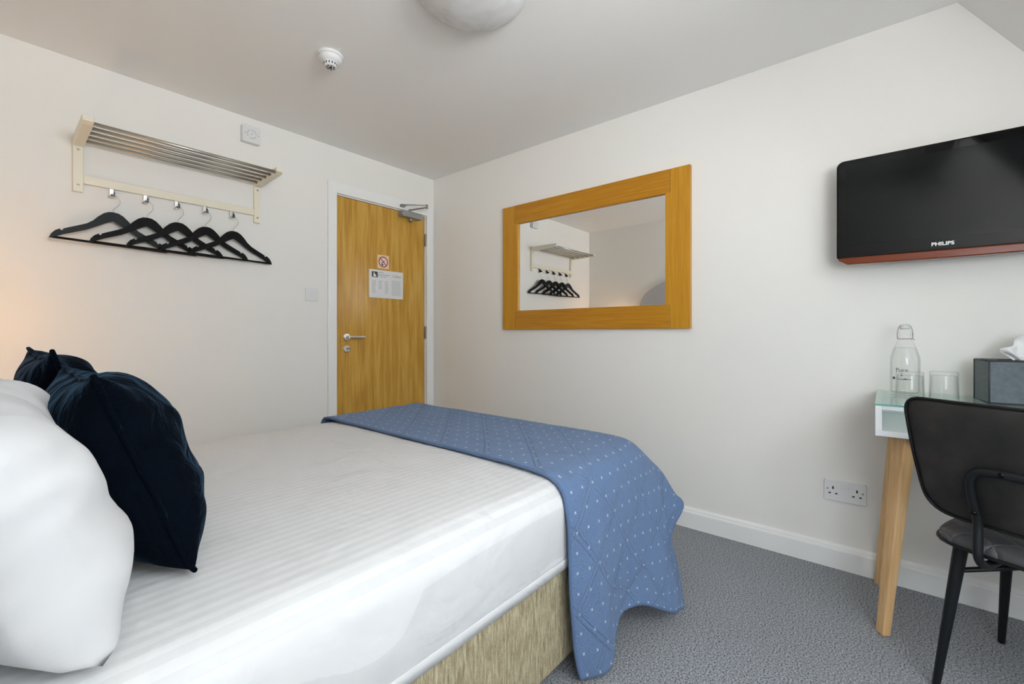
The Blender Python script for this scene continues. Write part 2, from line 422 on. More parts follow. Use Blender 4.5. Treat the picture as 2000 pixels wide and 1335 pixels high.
bm = bm_new(); box(bm, -.788, -.782, -.0035, .0, .905, .93); box(bm, -.79, -.768, -.018, -.002, .922, .932); link('thumb_turn', bm, m_dsteel, lk, bevel=.001)
for z in (1.80, 1.04):
    bm = bm_new(); box(bm, -.094, -.088, -.004, .01, z-.05, z+.05)
    tube(bm, [(-.091, -.006, z-.05), (-.091, -.006, z+.05)], .006, 12)
    link('hinge', bm, m_dsteel, d)
# overhead door closer
bm = bm_new(); prism(bm, rrect(-.352, -.152, 1.945, 1.988, .012), -.052, .008, 'y')
cl = link('door_closer', bm, Mat('grey_painted_casting', (.30, .30, .28), .4), d, bevel=.004)
bm = bm_new(); lathe(bm, [(0, -.03), (.013, -.03), (.016, -.01), (.016, .0), (0, 0)], 20, (-.255, -.026, 1.945)); link('spindle_cap', bm, m_dsteel, cl, smooth=True)
bm = bm_new()
E1 = (-.262, -.026, 2.010); E2 = (-.188, -.145, 2.034); E3 = (-.342, -.03, 2.034)
tube(bm, [(E1[0], E1[1], 1.985), (E1[0], E1[1], 2.016)], .009, 12)
tube(bm, [E1, (E2[0], E2[1], 2.024)], .0058, 8); tube(bm, [E3, (E2[0], E2[1], 2.040)], .0048, 8)
tube(bm, [(E2[0], E2[1], 2.014), (E2[0], E2[1], 2.046)], .009, 12)
box(bm, -.352, -.318, -.045, -.016, 2.018, 2.036)
link('closer_arm', bm, m_dsteel, cl, bevel=.001)

# notices on the door
n1 = empty('no_smoking_sign', (-.4865, .004, 1.574)); tag(n1, 'small cream no smoking sticker with red crossed circle, above the white notice on the door', 'sign')
bm = bm_new(); box(bm, -.050, .050, 0, .0035, -.051, .051); link('sticker', bm, m_stick, n1)
bm = bm_new(); lathe(bm, [(0, 0), (.036, 0), (0, .0004)], 40, M=Matrix.Translation((0, 0, 0)) @ Matrix.Rotation(PI/2, 4, 'X')); link('disc', bm, m_pink, n1)
bm = bm_new()
lathe(bm, [(.034, .0006), (.041, .0006), (.041, .0012), (.034, .0012), (.034, .0006)], 48, M=Matrix.Rotation(PI/2, 4, 'X'))
box(bm, -.036, .036, -.0014, -.0006, -.003, .003, Matrix.Rotation(math.radians(45), 4, 'Y'))
link('prohibition_ring', bm, m_red, n1)
bm = bm_new(); lathe(bm, [(0, .0005), (.008, .0005), (0, .001)], 16, M=Matrix.Translation((-.008, 0, -.021)) @ Matrix.Rotation(PI/2, 4, 'X'))
box(bm, -.012, .02, -.0011, -.0005, -.0025, .0025, Matrix.Translation((-.006, 0, -.004)) @ Matrix.Rotation(math.radians(-38), 4, 'Y'))
link('cigarette_symbol', bm, m_ink, n1)
n2 = empty('fire_notice', (-.457, .004, 1.405)); tag(n2, 'white laminated landscape notice with black logo and small text, pinned to the oak door', 'notice')
bm = bm_new(); box(bm, -.150, .150, 0, .0035, -.105, .105); link('sheet', bm, m_paper, n2)
bm = bm_new(); box(bm, -.128, -.078, -.0008, -.0001, .048, .090); lg_ = link('logo_block', bm, m_ink, n2)
bm = bm_new(); prism(bm, [(-.118, .052), (-.112, .070), (-.116, .076), (-.108, .086), (-.103, .074), (-.094, .066), (-.088, .053)], -.0014, -.0009, 'y'); link('logo_mark', bm, m_letter, n2)
bm = bm_new()
for (x0, x1, z, hgt) in ((-.068, -.025, .086, .004), (-.06, .03, .070, .005), (-.06, .0, .056, .004), (-.072, -.066, .066, .018)):
    box(bm, x0, x1, -.0008, -.0001, z-hgt/2, z+hgt/2)
    link('heading_line', bm, m_ink2, n2); bm = bm_new()
for (x0, x1, za, zb, st_) in ((-.128, -.09, .022, -.075, .0075), (-.07, -.035, .022, -.04, .0075), (-.015, .02, .022, -.07, .0075), (.045, .135, .032, -.082, .0085)):
    z = za
    while z > zb:
        box(bm, x0, x1-random.random()*.012, -.0008, -.0001, z, z+.0022); z -= st_
    link('text_block', bm, m_ink2, n2); bm = bm_new()
bm.free()
text_mesh('heading', 'Orillans', .031, onA(.092, -.0006, .068), m_ink2, n2, sx=.8)

# light switch and sounder on the door wall
sw = empty('light_switch', (-1.037, 0, 1.291)); tag(sw, 'square white plastic light switch on the wall left of the door', 'light switch')
bm = bm_new(); prism(bm, rrect(-.043, .043, -.043, .043, .005), -.009, 0, 'y'); link('plate', bm, m_plas, sw, bevel=.0015)
bm = bm_new(); box(bm, -.006, .006, -.0125, -.009, -.013, .013); link('rocker', bm, m_plas, sw, bevel=.001)
so = empty('alarm_sounder', (-1.412, 0, 2.212)); tag(so, 'square white alarm sounder box high on the wall beside the rail shelf', 'alarm sounder')
bm = bm_new(); prism(bm, rrect(-.050, .050, -.050, .050, .008), -.036, 0, 'y'); link('housing', bm, m_plas, so, bevel=.003)
bm = bm_new()
for i in range(18):
    if i % 6 == 5: continue
    a = i/18*2*PI
    box(bm, -.0017, .0017, -.0368, -.0358, .021, .028, Matrix.Rotation(a, 4, 'Y'))
for x in (-.036, .036): box(bm, x-.003, x+.003, -.0368, -.0358, -.003, .003)
box(bm, -.003, .003, -.0368, -.0358, -.003, .003)
link('sound_slots', bm, m_ink2, so)

# ------------------------------------------------------------------ rail shelf
sh = empty('coat_rack_shelf', (-1.763, 0, 1.70)); tag(sh, 'cream wall rack with five steel rods, hook rail and hanging hooks left of the door', 'coat rack')
def shp(name, bm, m, **k):
    bmesh.ops.translate(bm, verts=bm.verts, vec=(1.763, 0, -1.70)); return link(name, bm, m, sh, **k)
for x0, x1 in ((-2.166, -2.130), (-1.392, -1.358)):
    bm = bm_new(); prism(bm, [(x0, 1.698), (x1, 1.698), (x1, 1.96), (x0, 1.96)], -.020, 0, 'y')
    br = shp('bracket', bm, m_cream, bevel=.003)
    bm = bm_new(); prism(bm, [(-.0205, 1.912), (-.06, 1.912), (-.31, 1.922), (-.335, 1.932), (-.335, 1.955), (-.0205, 1.955)], x0-.001, x1+.001, 'x')
    shp('end_arm', bm, m_cream, bevel=.003)
    for z in (1.893, 1.728):
        bm = bm_new(); lathe(bm, [(0, 0), (.0055, 0), (.0055, .002), (0, .0025)], 12, M=Matrix.Translation((0, 0, 0)) @ Matrix.Rotation(PI/2, 4, 'X'))
        bmesh.ops.translate(bm, verts=bm.verts, vec=((x0+x1)/2, -.020, z)); s2 = shp('screw', bm, m_dsteel)
        s2.parent = br
bm = bm_new(); box(bm, -2.130, -1.392, -.018, 0, 1.740, 1.780); shp('hook_rail', bm, m_cream, bevel=.002)
for i in range(5):
    y = -.315+i*.064
    bm = bm_new(); tube(bm, [(-2.131, y, 1.930), (-1.391, y, 1.930)], .0085, 16); shp('rod', bm, m_rod, smooth=True)
HKX = [-2.030, -1.901, -1.771, -1.643, -1.512]
for x in HKX:
    bm = bm_new()
    prism(bm, [(-.008, 1.741), (-.008, 1.700), (-.044, 1.700), (-.052, 1.708), (-.055, 1.706), (-.046, 1.6965), (-.0115, 1.6965), (-.0115, 1.741)], x-.008, x+.008, 'x')
    shp('hook', bm, m_steel, bevel=.0008)
# hangers
zt = 1.455
top = [(0, .165), (.018, .163), (.036, .153), (.055, .134), (.072, .112), (.095, .092), (.125, .076), (.155, .061), (.172, .052), (.174, .044), (.182, .043), (.184, .049), (.198, .040), (.210, .024), (.217, .004)]
bot = [(.217, .004), (.207, .004), (.195, .012), (.17, .026), (.13, .045), (.095, .062), (.062, .083), (.032, .104), (.012, .117), (0, .122)]
outl = top+bot[1:]+[(-x, z) for x, z in bot[::-1][1:]]+[(-x, z) for x, z in top[::-1][1:-1]]
HY = -.046
def make_hanger(mat):
    r = empty('clothes_hanger')
    bm = bm_new()
    n = len(top)
    up_ = [(-x, z) for x, z in top[::-1]]+top[1:]
    # bottom edge resampled to match the top edge point for point
    bl = [(-x, z) for x, z in bot]+[(x, z) for x, z in bot[::-1][1:]]
    bl = sorted(bl)
    def bz(x): return float(np.interp(x, [b[0] for b in bl], [b[1] for b in bl]))
    F_ = []
    for x, z in up_:
        zb = min(bz(x*.992), z-.001)
        F_.append([bm.verts.new((x, sy, zz_)) for sy, zz_ in ((-.006, z), (.006, z), (.006, zb), (-.006, zb))])
    for a, b in zip(F_, F_[1:]):
        for k in range(4): bm.faces.new((a[k], a[(k+1) % 4], b[(k+1) % 4], b[k]))
    bm.faces.new(F_[0]); bm.faces.new(F_[-1][::-1])
    link('shoulder_wood', bm, mat, r, bevel=.0015)
    bm = bm_new(); tube(bm, [(-.208, 0, .008), (.208, 0, .008)], .0055, 10); link('trouser_bar', bm, m_hang, r, smooth=True)
    bm = bm_new(); tube(bm, spline([(0, 0, .160), (0, 0, .178), (.009, 0, .191), (.021, 0, .207), (.024, 0, .226), (.015, 0, .243), (0, 0, .2475), (-.014, 0, .243), (-.022, 0, .232)], 5), .0013, 8)
    link('wire_hook', bm, m_chrome, r, smooth=True)
    return r
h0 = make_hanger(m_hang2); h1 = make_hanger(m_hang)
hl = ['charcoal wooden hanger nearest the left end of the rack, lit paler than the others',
      'black wooden hanger on the second hook from the left end of the rack',
      'black wooden hanger on the middle hook of the rack',
      'black wooden hanger on the fourth hook from the left end of the rack',
      'black wooden hanger on the right-hand hook, nearest the door']
for i, x in enumerate(HKX):
    hh = h0 if i == 0 else (h1 if i == 1 else copy_tree(h1))
    hh.location = (x, HY, zt); hh.rotation_euler = (0, math.radians((.8, .5, 0, -.6, .4)[i]), math.radians(6.5))
    tag(hh, hl[i], 'clothes hanger', 'hangers on the wall rack')

# ------------------------------------------------------------------ mirror
mi = empty('wall_mirror', (0, -1.4565, 1.062)); tag(mi, 'large rectangular mirror in a wide golden oak frame on the right wall', 'mirror')
def mp(name, bm, m, **k):
    bmesh.ops.translate(bm, verts=bm.verts, vec=(0, 1.4565, -1.062)); return link(name, bm, m, mi, **k)
Y0, Y1, Z0, Z1 = -2.115, -.798, 1.062, 1.932
I0, I1, J0, J1 = -1.982, -.936, 1.193, 1.802
for o_, i_, j_ in ((Y0, I0, -.028), (Y1, I1, .028)):
    e_ = i_+j_
    bm = bm_new(); prism(bm, [(o_, Z0), (o_, Z1), (e_, Z1), (e_, J1+.001), (i_, J1+.001), (i_, J0-.001), (e_, J0-.001), (e_, Z0)], -.028, -.001, 'x')
    mp('frame_upright', bm, m_oakZ, bevel=.0015)
for z0, z1 in ((J1, Z1), (Z0, J0)):
    bm = bm_new(); box(bm, -.0285, -.001, I0-.0265, I1+.0265, z0, z1); mp('frame_rail', bm, m_oakY, bevel=.0015)
bm = bm_new(); box(bm, -.014, -.010, I0-.004, I1+.004, J0-.004, J1+.004); mp('mirror_glass', bm, m_mirror)

# ------------------------------------------------------------------ television
tv = empty('television', (0, -3.175, 1.52)); tag(tv, 'black flat screen television with amber lower edge mounted on the right wall', 'television')
def tp(name, bm, m, **k):
    bmesh.ops.translate(bm, verts=bm.verts, vec=(0, 3.175, -1.52)); return link(name, bm, m, tv, **k)
TX = -.155; ty0, ty1, tz0, tz1 = -3.455, -2.750, 1.342, 1.745
bm = bm_new(); prism(bm, rrect(ty0, ty1, tz0, tz1, (.012, .012, .026, .026)), TX, TX+.035, 'x'); tp('bezel', bm, m_black, bevel=.006, seg=3)
bm = bm_new(); prism(bm, rrect(ty0+.10, ty1-.10, tz0+.04, tz1-.04, .03), TX+.035, TX+.075, 'x'); tp('back_housing', bm, m_edge, bevel=.012)
bm = bm_new(); prism(bm, rrect(ty0+.032, ty1-.032, tz0+.052, tz1-.034, .002), TX-.0012, TX+.004, 'x'); tp('screen', bm, m_screen)
bm = bm_new()                                        # translucent amber lip, bowed downwards
N = 24; out = []
for i in range(N+1):
    t = i/N; y = ty1-.006-(ty1-ty0-.012)*t; out.append((y, tz0-.004-.019*min(1, math.sqrt(max(0, 1-(1-min(t, 1-t)/.02)**2)) if min(t, 1-t) < .02 else 1)-.004*math.sin(PI*t)))
for i in range(N, -1, -1):
    t = i/N; y = ty1-.006-(ty1-ty0-.012)*t; out.append((y, tz0+.004))
prism(bm, out, TX-.002, TX+.022, 'x'); tp('amber_lip', bm, m_amber, bevel=.006, seg=3)
text_mesh('brand_lettering', 'PHILIPS', .0175, onB(TX-.0005, -3.067+3.175, 1.368-1.52), m_letter, tv, sx=1.1, bold=.0005)
bm = bm_new(); box(bm, TX+.075, -.001, -3.20, -3.0, 1.45, 1.62); tp('wall_bracket', bm, m_cmetal, bevel=.003)

# ------------------------------------------------------------------ double socket
sk = empty('double_wall_socket', (0, -2.770, .341)); tag(sk, 'white double power socket low on the wall left of the desk leg', 'power socket')
bm = bm_new(); prism(bm, rrect(-.0745, .0745, -.0445, .0445, .005), -.011, 0, 'x'); link('plate', bm, m_plas, sk, bevel=.002)
bm = bm_new()
for s in (-1, 1):
    c = s*.042
    bm = bm_new()
    for yy_, z_, w_, h_ in ((c, .012, .0028, .006), (c-.012, -.012, .0042, .0026), (c+.012, -.012, .0042, .0026)):
        box(bm, -.0118, -.0105, yy_-w_, yy_+w_, z_-h_, z_+h_)
    link('pin_slots', bm, m_hole, sk)
for s in (-1, 1):
    bm = bm_new(); lathe(bm, [(0, 0), (.0035, 0), (.0035, .001), (0, .001)], 12, M=Matrix.Translation((-.011, s*.062, .006)) @ Matrix.Rotation(-PI/2, 4, 'Y')); link('fixing_screw', bm, m_dsteel, sk)
for s in (-1, 1):
    bm = bm_new(); box(bm, -.0145, -.011, s*.008-.006, s*.008+.006, .014, .034); link('rocker', bm, m_plas, sk, bevel=.001)

# ------------------------------------------------------------------ ceiling light, smoke detector
cl_ = empty('ceiling_light', (-1.272, -1.735, CZ)); tag(cl_, 'round frosted glass ceiling light with swirled shade', 'ceiling light')
bm = bm_new(); lathe(bm, [(0, 0), (.175, 0), (.175, -.03), (0, -.03)], 64); link('base_plate', bm, m_plas, cl_, smooth=False)
bm = bm_new()
prof_ = [(.168, -.004)]+[(.202, -.008), (.207, -.016), (.204, -.026), (.196, -.036), (.190, -.038), (.178, -.050), (.150, -.066), (.11, -.078), (.06, -.085), (.02, -.087), (0, -.087)]
lathe(bm, prof_, 96); link('glass_shade', bm, m_dome, cl_, smooth=True)
sd = empty('smoke_detector', (-1.402, -.943, CZ)); tag(sd, 'small round white smoke detector on the ceiling', 'smoke detector')
bm = bm_new(); lathe(bm, [(0, 0), (.056, 0), (.056, -.010), (.053, -.012), (0, -.012)], 48); link('base', bm, m_plas, sd, bevel=.001)
bm = bm_new(); lathe(bm, [(.05, -.012), (.0525, -.016), (.050, -.026), (.040, -.036), (.030, -.039), (.0285, -.053), (.024, -.056), (0, -.057)], 48); link('cover', bm, m_plas, sd, smooth=True)
bm = bm_new()
for i in range(14):
    a = i/14*2*PI
    box(bm, .0275, .0298, -.0022, .0022, -.050, -.041, Matrix.Rotation(a, 4, 'Z'))
    if i % 2 == 0: box(bm, .012, .020, -.0025, .0025, -.0578, -.055, Matrix.Rotation(a, 4, 'Z'))
lathe(bm, [(0, -.0583), (.007, -.0583), (.007, -.055), (0, -.055)], 16)
link('sensor_slots', bm, m_hole, sd)

# ------------------------------------------------------------------ bed
BX0, BX1, BY0, BY1 = -2.535, -.715, -2.172, -.722
b = empty('divan_bed', ((BX0+BX1)/2, (BY0+BY1)/2, 0)); tag(b, 'divan bed base in beige woven chenille under the white mattress', 'bed')
bl_ = b.location
def bp(name, bm, m, **k):
    bmesh.ops.translate(bm, verts=bm.verts, vec=-bl_); return link(name, bm, m, b, **k)
bm = bm_new(); prism(bm, rrect(BX0+.005, BX1-.01, BY0+.012, BY1-.01, .05), .045, .338, 'z'); bp('base', bm, m_divan, bevel=.012, seg=3)
for x in (BX0+.12, BX1-.14):
    for y in (BY0+.12, BY1-.12):
        bm = bm_new(); lathe(bm, [(0, 0), (.022, 0), (.025, .01), (.025, .046), (0, .046)], 16, (x, y, 0)); bp('foot', bm, m_edge)
bm = bm_new()
hbp = [(BY0-.01, .05), (BY1+.02, .05), (BY1+.02, 1.28)]
for i in range(1, 20):
    a = i/20*PI; hbp.append(((BY0+BY1)/2+.005+.745*math.cos(a)*1.0, 1.28+.40*math.sin(a)**.8))
hbp.append((BY0-.01, 1.28))
prism(bm, hbp, HX+.001, HX+.06, 'x'); bp('headboard', bm, m_headb, bevel=.012, seg=3)

MX0, MX1, MY0, MY1, MZ0, MZ1 = BX0, BX1, BY0, BY1, .340, .602
def cushion(w, h, t, ex=.58, nx=44, ny=44, pinch=.06, p_=2.6, ear=.0, seed=0, wob=.006, fold=0.0):
    """closed pillow mesh: local x = width, z = height, y = thickness."""
    bm = bm_new(); G = {}
    for side in (-1, 1):
        for i in range(nx+1):
            for j in range(ny+1):
                u_ = -1+2*i/nx; v_ = -1+2*j/ny
                bd = i in (0, nx) or j in (0, ny)
                if bd and side == 1 and (i, j, -1) in G: G[(i, j, 1)] = G[(i, j, -1)]; continue
                x = w/2*u_*(1-pinch*(1-v_*v_)*abs(u_)**3); z = h/2*v_*(1-pinch*(1-u_*u_)*abs(v_)**3)
                f_ = ((1-abs(u_)**p_)*(1-abs(v_)**p_)); f_ = max(f_, 0)**ex
                nn = mnoise.noise(Vector((u_*2.1+seed, v_*2.1, side*3.1+seed)))
                n2_ = mnoise.noise(Vector((u_*5+seed, v_*5, side*5.1)))
                # radiating creases toward the corners
                cr = math.sin((u_*v_)*14+seed)*.5*(abs(u_*v_))
                y = side*t/2*f_*(1+.10*nn+.04*n2_+.10*cr)
                off = Vector((n2_*wob, nn*wob*1.5, nn*wob)) if True else 0
                G[(i, j, side)] = bm.verts.new(Vector((x, y, z))+off*(1 if not bd else .6))
    for side in (-1, 1):
        for i in range(nx):
            for j in range(ny):
                vs2 = [G[(i, j, side)], G[(i+1, j, side)], G[(i+1, j+1, side)], G[(i, j+1, side)]]
                bm.faces.new(vs2 if side == 1 else vs2[::-1])
    rim = [G[(i, 0, -1)] for i in range(nx)]+[G[(nx, j, -1)] for j in range(ny)]+[G[(i, ny, -1)] for i in range(nx, 0, -1)]+[G[(0, j, -1)] for j in range(ny, 0, -1)]
    return bm, rim
def place_cushion(name, label, cat, group, c, w, h, t, lean, yaw, mat, piping, roll=0, settle=1.0, **k):
    """c = centre; lean = backwards tilt (deg); yaw = turn of the face normal from +x (deg)."""
    r = empty(name, c); tag(r, label, cat, group)
    bm, rim = cushion(w, h, t, **k)
    M_ = Matrix.Rotation(math.radians(yaw), 4, 'Z') @ Matrix.Rotation(math.radians(-lean), 4, 'Y') @ Matrix.Rotation(-PI/2, 4, 'Z') @ Matrix.Rotation(math.radians(roll), 4, 'Y')
    bmesh.ops.transform(bm, matrix=M_, verts=bm.verts)
    fl = MZ1+.004-c[2]                                   # mattress top in local height: the lower part settles flat on it
    for v_ in bm.verts:
        if v_.co.z < 0: v_.co.z *= settle
        if v_.co.z < fl+.03: v_.co.z = fl+.03*math.exp((v_.co.z-fl-.03)/.03)*.999
    pts = [v_.co.copy() for v_ in rim]
    link('cover', bm, mat, r, smooth=True)
    if piping:
        bm = bm_new(); tube(bm, pts[::1]+[pts[0], pts[1]], piping, 8, False); link('piping', bm, mat, r, smooth=True)
    return r
# mattress in its striped sheet
bm = bm_new()
NX, NY = 90, 72
R_ = .085
def msurf(a, b_):                                    # superellipse-like rounded slab from a plan-rounded stack of rings
    pass
rings = []
def plan(inset, r):
    return rrect(MX0+inset, MX1-inset, MY0+inset, MY1-inset, r, 8)
lev = [(.012, MZ0, .06), (.002, MZ0+.006, .065), (-.004, MZ0+.03, .068), (-.004, MZ0+.10, .07), (-.004, MZ0+.17, .07)]
for i in range(1, 9):
    a = i/8*PI/2; lev.append((-.004+R_*(1-math.cos(a)), MZ1-R_-.008+R_*math.sin(a), .07))
lev.append((.15, MZ1-.003, .04)); lev.append((.30, MZ1, .03)); lev.append((.5, MZ1+.002, .02))
def densify(pl, n=220):
    P_ = pl+[pl[0]]; L_ = [0]
    for a, b_ in zip(P_, P_[1:]): L_.append(L_[-1]+math.hypot(b_[0]-a[0], b_[1]-a[1]))
    return [(float(np.interp(L_[-1]*k/n, L_, [q_[0] for q_ in P_])), float(np.interp(L_[-1]*k/n, L_, [q_[1] for q_ in P_]))) for k in range(n)]
for ins, z, r in lev:
    ring = []
    for x, y in densify(plan(ins, r)):
        nz = mnoise.noise(Vector((x*3.1, y*3.1, z*5)))
        ring.append(bm.verts.new((x, y+nz*.003, z+nz*.003*(z > .4))))
    rings.append(ring)
for a, b_ in zip(rings, rings[1:]):
    n = len(a)
    for i in range(n): bm.faces.new((a[i], a[(i+1) % n], b_[(i+1) % n], b_[i]))
bm.faces.new(rings[0][::-1]); bm.faces.new(rings[-1])
mt = empty('mattress', ((MX0+MX1)/2, (MY0+MY1)/2, MZ0)); tag(mt, 'mattress made up with a smooth white satin striped sheet', 'mattress')
ml = mt.location
bmesh.ops.translate(bm, verts=bm.verts, vec=-ml); link('fitted_sheet', bm, m_sheet, mt, smooth=True)
bm = bm_new()
ra = densify(plan(-.0062, .068)); rb = densify(plan(-.0045, .066)); 
A_ = [bm.verts.new((x, y, MZ0+.001)) for x, y in ra]; B_ = [bm.verts.new((x, y, MZ0+.026)) for x, y in ra]; C_ = [bm.verts.new((x, y, MZ0+.029)) for x, y in densify(plan(-.0035, .068))]; D_ = [bm.verts.new((x, y, MZ0+.001)) for x, y in densify(plan(.0, .066))]
for a, b_ in ((D_, A_), (A_, B_), (B_, C_), (C_, D_)):
    n = len(a)
    for i in range(n): bm.faces.new((a[i], a[(i+1) % n], b_[(i+1) % n], b_[i]))
bmesh.ops.translate(bm, verts=bm.verts, vec=-ml); link('sheet_hem', bm, m_sheet, mt, smooth=True)

# pillows and cushions
place_cushion('bed_pillow', 'plump white pillow in the foreground, nearest the camera on the bed', 'pillow', 'white pillows against the headboard',
              (-2.400, -1.775, .774), .71, .37, .215, 22, 0, m_pillow, 0, seed=1.3, pinch=.02, p_=3.0, ex=.46, settle=1.08, wob=.008)
place_cushion('bed_pillow', 'white pillow on the far side of the bed, mostly hidden behind the navy cushions', 'pillow', 'white pillows against the headboard',
              (-2.465, -1.05, .770), .62, .36, .14, 12, 0, m_pillow, 0, seed=5.1, pinch=.05)
place_cushion('scatter_cushion', 'larger-looking navy velvet cushion with piped seam, leaning on the foreground white pillow', 'cushion', 'navy velvet cushions',
              (-2.253, -1.745, .786), .42, .395, .20, 20, 0, m_navy, .0045, seed=2.2, pinch=.09, wob=.005)
place_cushion('scatter_cushion', 'dark navy velvet cushion farther from the camera, only its upper corners showing', 'cushion', 'navy velvet cushions',
              (-2.275, -1.29, .800), .42, .42, .18, 19, 2, m_navy, .0045, seed=7.7, pinch=.12, wob=.008)

# ------------------------------------------------------------------ blue quilted throw
U = [0, .14, .30, .45, .57, .68, .78, .88]
V = [0, .17, .29, .50, .90, 1.30, 1.58, 1.70, 1.80, 1.92, 2.06, 2.18, 2.27]
def row(y, z, xs=(-1.325, -1.18, -1.02, -.87, -.758), dz=0, foot=((-.690, .555), (-.676, .455), (-.668, .350))):
    return [(x, y, z) for x in xs]+[(fx, y, fz) for fx, fz in foot]
G_ = [
 row(-.700, .40, foot=((-.70, .37), (-.69, .32), (-.685, .27))),
 row(-.700, .53, foot=((-.685, .50), (-.67, .42), (-.665, .33))),
 row(-.738, .607),
 row(-.95, .612), row(-1.35, .613), row(-1.75, .613), row(-2.02, .611, foot=((-.674, .560), (-.654, .460), (-.645, .350))),
 [(-1.325, -2.150, .585), (-1.18, -2.155, .585), (-1.02, -2.155, .585), (-.87, -2.15, .585), (-.765, -2.135, .585), (-.672, -2.120, .545), (-.634, -2.140, .46), (-.622, -2.165, .36)],
 [(-1.330, -2.190, .500), (-1.18, -2.196, .500), (-1.02, -2.196, .500), (-.88, -2.196, .50), (-.775, -2.195, .49), (-.685, -2.185, .485), (-.626, -2.205, .445), (-.602, -2.235, .370)],
 [(-1.328, -2.196, .380), (-1.20, -2.215, .380), (-1.06, -2.21, .380), (-.93, -2.22, .375), (-.835, -2.235, .365), (-.755, -2.25, .355), (-.715, -2.232, .35), (-.607, -2.272, .335)],
 [(-1.328, -2.200, .240), (-1.22, -2.235, .240), (-1.09, -2.225, .245), (-.97, -2.24, .245), (-.88, -2.262, .240), (-.81, -2.28, .235), (-.765, -2.275, .235), (-.738, -2.272, .262)],
 [(-1.318, -2.206, .120), (-1.215, -2.250, .125), (-1.105, -2.236, .19), (-1.00, -2.26, .19), (-.915, -2.290, .145), (-.855, -2.312, .135), (-.815, -2.318, .135), (-.778, -2.315, .150)],
 [(-1.300, -2.212, .022), (-1.205, -2.258, .022), (-1.118, -2.245, .128), (-1.02, -2.275, .134), (-.945, -2.308, .098), (-.89, -2.332, .068), (-.852, -2.342, .062), (-.822, -2.350, .058)],
]
A = np.array([[list(c)+[U[j], V[i]] for j, c in enumerate(r)] for i, r in enumerate(G_)])
def cr1(A, k):
    out = []; n = A.shape[0]
    for i in range(n-1):
        a = A[max(i-1, 0)]; b_ = A[i]; c = A[i+1]; d_ = A[min(i+2, n-1)]
        for j in range(k):
            t = j/k; out.append(.5*((2*b_)+(c-a)*t+(2*a-5*b_+4*c-d_)*t*t+(3*b_-a-3*c+d_)*t**3))
    out.append(A[-1]); return np.array(out)
B = cr1(A, 12); B = np.swapaxes(cr1(np.swapaxes(B, 0, 1), 12), 0, 1)
bm = bm_new(); uvl = bm.loops.layers.uv.new('UVMap')
ni, nj = B.shape[:2]
VV = [[bm.verts.new(B[i, j, :3]) for j in range(nj)] for i in range(ni)]
for i in range(ni):
    for j in range(nj):
        v_ = VV[i][j]; z = v_.co.z
        n1_ = mnoise.noise(Vector((B[i, j, 3]*9, B[i, j, 4]*5, 2.2)))
        if z > .595: v_.co.z += abs(n1_)*.004
        else: v_.co.y -= abs(n1_)*.006
        v_.co.z = max(v_.co.z, .012)
for i in range(ni-1):
    for j in range(nj-1):
        f = bm.faces.new((VV[i][j], VV[i][j+1], VV[i+1][j+1], VV[i+1][j]))
        for lp, (a, c) in zip(f.loops, ((i, j), (i, j+1), (i+1, j+1), (i+1, j))): lp[uvl].uv = (B[a, c, 3], B[a, c, 4])
hem = [VV[i][0].co.copy() for i in range(ni)]+[VV[ni-1][j].co.copy() for j in range(1, nj)]+[VV[i][nj-1].co.copy() for i in range(ni-2, -1, -1)]
th = empty('bed_throw', (-1.0, -1.45, .602)); tag(th, 'blue quilted throw with tiny white stitched crosses draped over the foot of the bed', 'throw')
tl = th.location
bmesh.ops.translate(bm, verts=bm.verts, vec=-tl)
o = link('quilted_cloth', bm, m_quilt, th, smooth=True, solid=.009)
bm = bm_new(); tube(bm, [p_-tl for p_ in hem[::3]], .0055, 8)
plabel(link('bound_hem', bm, Mat('throw_binding', sr(86, 108, 142), .85), th, smooth=True), 'darker blue bound edge')

# ------------------------------------------------------------------ desk
dk = empty('writing_desk', (-.245, -3.45, 0)); tag(dk, 'white glass topped desk with open slot and slanted pale wooden legs', 'desk')
def dp_(name, bm, m, **k):
    bmesh.ops.translate(bm, verts=bm.verts, vec=(.245, 3.45, 0)); return link(name, bm, m, dk, **k)
DX, DY0, DY1 = -.480, -4.00, -2.878
bm = bm_new(); t_ = .018
box(bm, DX, -.004, DY0, DY1, .690, .708); box(bm, DX, DX+.018, DY0+t_, DY1-t_, .779, .793)
box(bm, DX, -.004, DY1-t_, DY1, .7082, .793); box(bm, DX, -.004, DY0, DY0+t_, .7082, .793); box(bm, -.022, -.004, DY0+t_, DY1-t_, .708, .793)
dp_('desk_body', bm, m_deskw, bevel=.001)
bm = bm_new(); box(bm, DX-.002, -.002, DY0, DY1+.001, .7935, .7990)
gt = dp_('glass_top', bm, m_top)
bm = bm_new(); box(bm, DX-.0028, DX-.0018, DY0, DY1+.001, .7937, .7988); ge = dp_('polished_glass_edge', bm, m_gedge)
def leg(x, y, lx, ly, bm):
    # rectangular leg, top centre (x, y, .69), foot centre shifted by lx, ly
    w0, w1 = .030, .020
    th_ = math.radians(38 if y > -3.4 else -38); q0 = [(-1, -1), (1, -1), (1, 1), (-1, 1)]
    def ro(a, c): return (a*math.cos(th_)-c*math.sin(th_), a*math.sin(th_)+c*math.cos(th_))
    T = []; B2 = []
    for a, c in q0:
        dx_, dy_ = ro(a*.026, c*.020); T.append(bm.verts.new((x+dx_, y+dy_, .690)))
        dx_, dy_ = ro(a*.017, c*.013); B2.append(bm.verts.new((x+lx+dx_, y+ly+dy_, 0)))
    bm.faces.new(T); bm.faces.new(B2[::-1])
    for i in range(4): bm.faces.new((T[i], B2[i], B2[(i+1) % 4], T[(i+1) % 4]))
